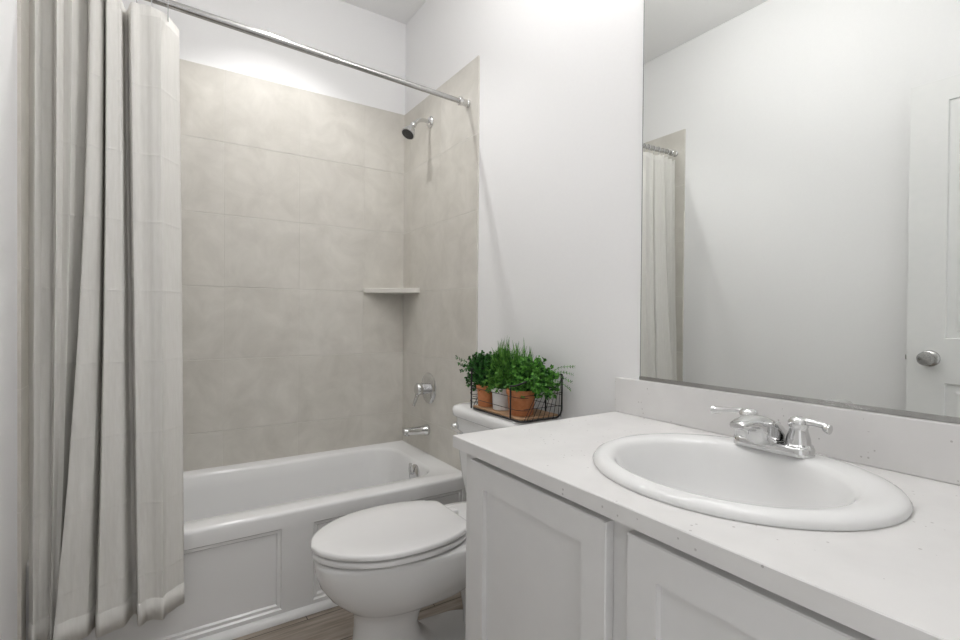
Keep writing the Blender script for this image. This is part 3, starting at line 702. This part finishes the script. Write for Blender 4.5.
def bushy(rx, ry, h, nst, ln, wd, xlim, spill=0.25, leafstep=0.008):
    def f(bm, cx, cy, z):
        for k in range(nst):
            az = random.uniform(0, 2 * PI); el = random.uniform(-spill, 1) ** 1
            rr_ = random.uniform(0.55, 1.0)
            tip = Vector((cx + rx * rr_ * math.cos(az) * math.cos(el * 1.4), cy + ry * rr_ * math.sin(az) * math.cos(el * 1.4), z + h * (0.25 + 0.75 * max(0, math.sin(el * 1.4))) * rr_ + (el < 0) * el * h * 1.0))
            tip.x = min(tip.x, xlim)
            base = Vector((cx + 0.3 * (tip.x - cx), cy + 0.3 * (tip.y - cy), z))
            mid = base.lerp(tip, 0.55) + Vector((0, 0, 0.25 * h * (1 - el)))* 0.4
            pts = smooth_path([base, mid, tip], 5)
            tube(bm, pts, 0.0008, 4)
            L = (tip - base).length; nl = max(4, int(L / leafstep))
            for i in range(nl):
                u = 0.25 + 0.75 * (i + 1) / nl
                j = min(int(u * (len(pts) - 1)), len(pts) - 2); p = pts[j].lerp(pts[j + 1], u * (len(pts) - 1) - j)
                t = (pts[j + 1] - pts[j]).normalized()
                for s_ in (0, 1):
                    d = t * 0.5 + Vector((random.uniform(-1, 1), random.uniform(-1, 1), random.uniform(-0.4, 0.9)))
                    leaf_quad(bm, p, d, ln * random.uniform(0.7, 1.2), wd * random.uniform(0.8, 1.15))
    return f
def grassy(rx, h, nb, xlim):
    def f(bm, cx, cy, z):
        for k in range(nb):
            az = random.uniform(0, 2 * PI); sp_ = random.random() ** 0.7
            base = Vector((cx + 0.02 * random.uniform(-1, 1), cy + 0.02 * random.uniform(-1, 1), z))
            hh = h * random.uniform(0.55, 1.0) * (1 - 0.35 * sp_)
            tip = base + Vector((rx * sp_ * math.cos(az), rx * sp_ * math.sin(az) * 1.15, hh)); tip.x = min(tip.x, xlim)
            mid = base.lerp(tip, 0.5) + Vector((-0.12 * rx * math.cos(az), -0.12 * rx * math.sin(az), 0.10 * hh))
            pts = smooth_path([base, mid, tip], 4); wd = random.uniform(0.0018, 0.0032)
            sd = Vector((math.cos(az + 1.57 + random.uniform(-.8, .8)), math.sin(az + 1.57 + random.uniform(-.8, .8)), 0))
            prev = None
            for i, p in enumerate(pts):
                w_ = wd * (1 - (i / (len(pts) - 1)) ** 2) + 0.0002
                cur = (bm.verts.new(p - sd * w_), bm.verts.new(p + sd * w_))
                if prev: bm.faces.new((prev[0], prev[1], cur[1], cur[0]))
                prev = cur
    return f
XL = -0.012
def left_fol(bm, cx, cy, z):
    bushy(0.080, 0.145, 0.135, 210, 0.0125, 0.010, XL, 0.4)(bm, cx + 0.035, cy + 0.04, z)
    bushy(0.045, 0.06, 0.05, 50, 0.012, 0.010, XL, 0.5)(bm, cx, cy - 0.01, z)
    for k in range(3):   # loose sprigs reaching towards the tub
        pts = smooth_path([Vector((cx, cy + 0.05, z + 0.04)), Vector((cx, cy + 0.13, z + 0.05 + 0.012 * k)), Vector((cx - 0.005, cy + 0.185 + 0.018 * k, z + 0.04 + 0.028 * k))], 6)
        tube(bm, pts, 0.0009, 4)
        for i in range(4, len(pts)):
            for s_ in (-1, 1): leaf_quad(bm, pts[i], Vector((random.uniform(-.4, .4), 0.5, s_ * 0.7)), 0.010, 0.006)
def right_fol(bm, cx, cy, z):
    bushy(0.085, 0.125, 0.122, 190, 0.0130, 0.0105, XL, 0.33)(bm, cx + 0.03, cy - 0.015, z)
    for k in range(4):
        pts = smooth_path([Vector((cx + 0.04, cy - 0.06, z + 0.03)), Vector((cx + 0.06, cy - 0.12, z + 0.045 + 0.014 * k)), Vector((cx + 0.075, cy - 0.165 - 0.006 * k, z + 0.02 + 0.026 * k))], 6)
        tube(bm, pts, 0.0007, 4)
        for i in range(4, len(pts)):
            for s_ in (-1, 1): leaf_quad(bm, pts[i], Vector((0.1, -0.5, s_ * 0.7)), 0.007, 0.003)
def mid_fol(bm, cx, cy, z):
    for dy, nn, hh_ in ((0.06, 230, 0.20), (0.0, 120, 0.185), (-0.11, 200, 0.195)):
        grassy(0.06, hh_ * 1.06, nn, XL)(bm, cx + 0.03, cy + dy * 0.55, z)
        if dy: grassy(0.05, hh_ * 0.9, nn // 2, XL)(bm, cx + 0.04, cy + dy, z)
    bushy(0.085, 0.10, 0.105, 110, 0.012, 0.008, XL, 0.35)(bm, cx + 0.02, cy, z)
    bushy(0.05, 0.055, 0.05, 50, 0.012, 0.009, XL, 0.45)(bm, cx, cy, z)
pot('p', 'terracotta pot of dark leafy greenery, nearest the tub in the basket', -0.160, -1.118, 0.032, 0.039, 0.080, M_terra, left_fol, M_leafA)
pot('p', 'white pot of tall spiky grass in the middle of the basket', -0.150, -1.206, 0.034, 0.040, 0.080, M_pot, mid_fol, M_leafB)
pot('p', 'terracotta pot of bright green bushy leaves, nearest the vanity', -0.148, -1.318, 0.042, 0.052, 0.088, M_terra, right_fol, M_leafC)

# ------------------------------------------------------------------ lamps of the room, plus an added fill globe
def recessed(x, y, watts, label):
    t = thing('ceiling_light', label, 'ceiling light', (x, y, CEIL - 0.002))
    b = NB(); lathe(b, [(0.095, 0), (0.095, -0.004), (0.085, -0.010), (0.072, -0.008), (0.070, 0)], (x, y, CEIL - 0.0005), n=40, cap0=False, cap1=False); obj('trim_ring', b, M_trim, t)
    b = NB(); lathe(b, [(0.071, 0), (0.071, -0.005), (0.03, -0.008)], (x, y, CEIL - 0.0005), n=32); obj('lens', b, M_glow, t)
    l = bpy.data.lights.new('lamp', 'SPOT'); l.spot_size = math.radians(114); l.spot_blend = 0.45; l.shadow_soft_size = 0.032; l.energy = watts; l.color = (1, 0.99, 0.985)
    o = bpy.data.objects.new('lamp', l); C.objects.link(o); o.location = Vector((0, 0, -0.014)); o.parent = t
recessed(-0.74, -0.52, TUB_WATTS, 'round recessed ceiling light above the tub')
gl = thing('ceiling_light', 'added fill light globe hanging out of view just below the ceiling', 'ceiling light', (-0.66, -1.42, CEIL - 0.002))  # added out of view to brighten the ceiling, left wall and toilet lid
b = NB(); lathe(b, [(0.065, 0), (0.065, -0.012), (0.05, -0.022), (0.012, -0.026), (0.012, -0.06), (0.03, -0.066), (0.03, -0.08)], (-0.66, -1.42, CEIL - 0.0005), n=32); obj('canopy', b, M_nickel, gl)
b = NB(); lathe(b, [(0.029, 0)] + [(0.1 * math.sin(PI * k / 16), -0.095 + 0.1 * math.cos(PI * k / 16)) for k in range(2, 16)] + [(0.004, -0.195)], (-0.66, -1.42, CEIL - 0.078), n=32); obj('globe', b, M_fill, gl)
vt = thing('vanity_light', 'three globe vanity light on the wall above the mirror', 'wall light', (-0.02, -2.15, 2.50))
b = NB(); box(b, (-0.028, -2.45, 2.47), (-0.001, -1.85, 2.53), 0.006); obj('back_plate', b, M_nickel, vt)
for y in (-1.95, -2.15, -2.35):
    b = NB(); tube(b, smooth_path([(-0.02, y, 2.50), (-0.06, y, 2.50), (-0.085, y, 2.50)], 5), 0.008, 10); lathe(b, [(0.012, 0), (0.021, 0.006), (0.021, 0.02), (0.014, 0.026)], (-0.085, y, 2.50), (-1, 0, 0), n=20); a_ = obj('arm', b, M_nickel, vt)
    b = NB(); lathe(b, [(0.014, 0)] + [(0.045 * math.sin(PI * k / 12), 0.052 - 0.045 * math.cos(PI * k / 12)) for k in range(1, 12)] + [(0.004, 0.0965)], (-0.112, y, 2.50), (-1, 0, 0), n=28)
    obj('glass_globe', b, M_globe, vt)
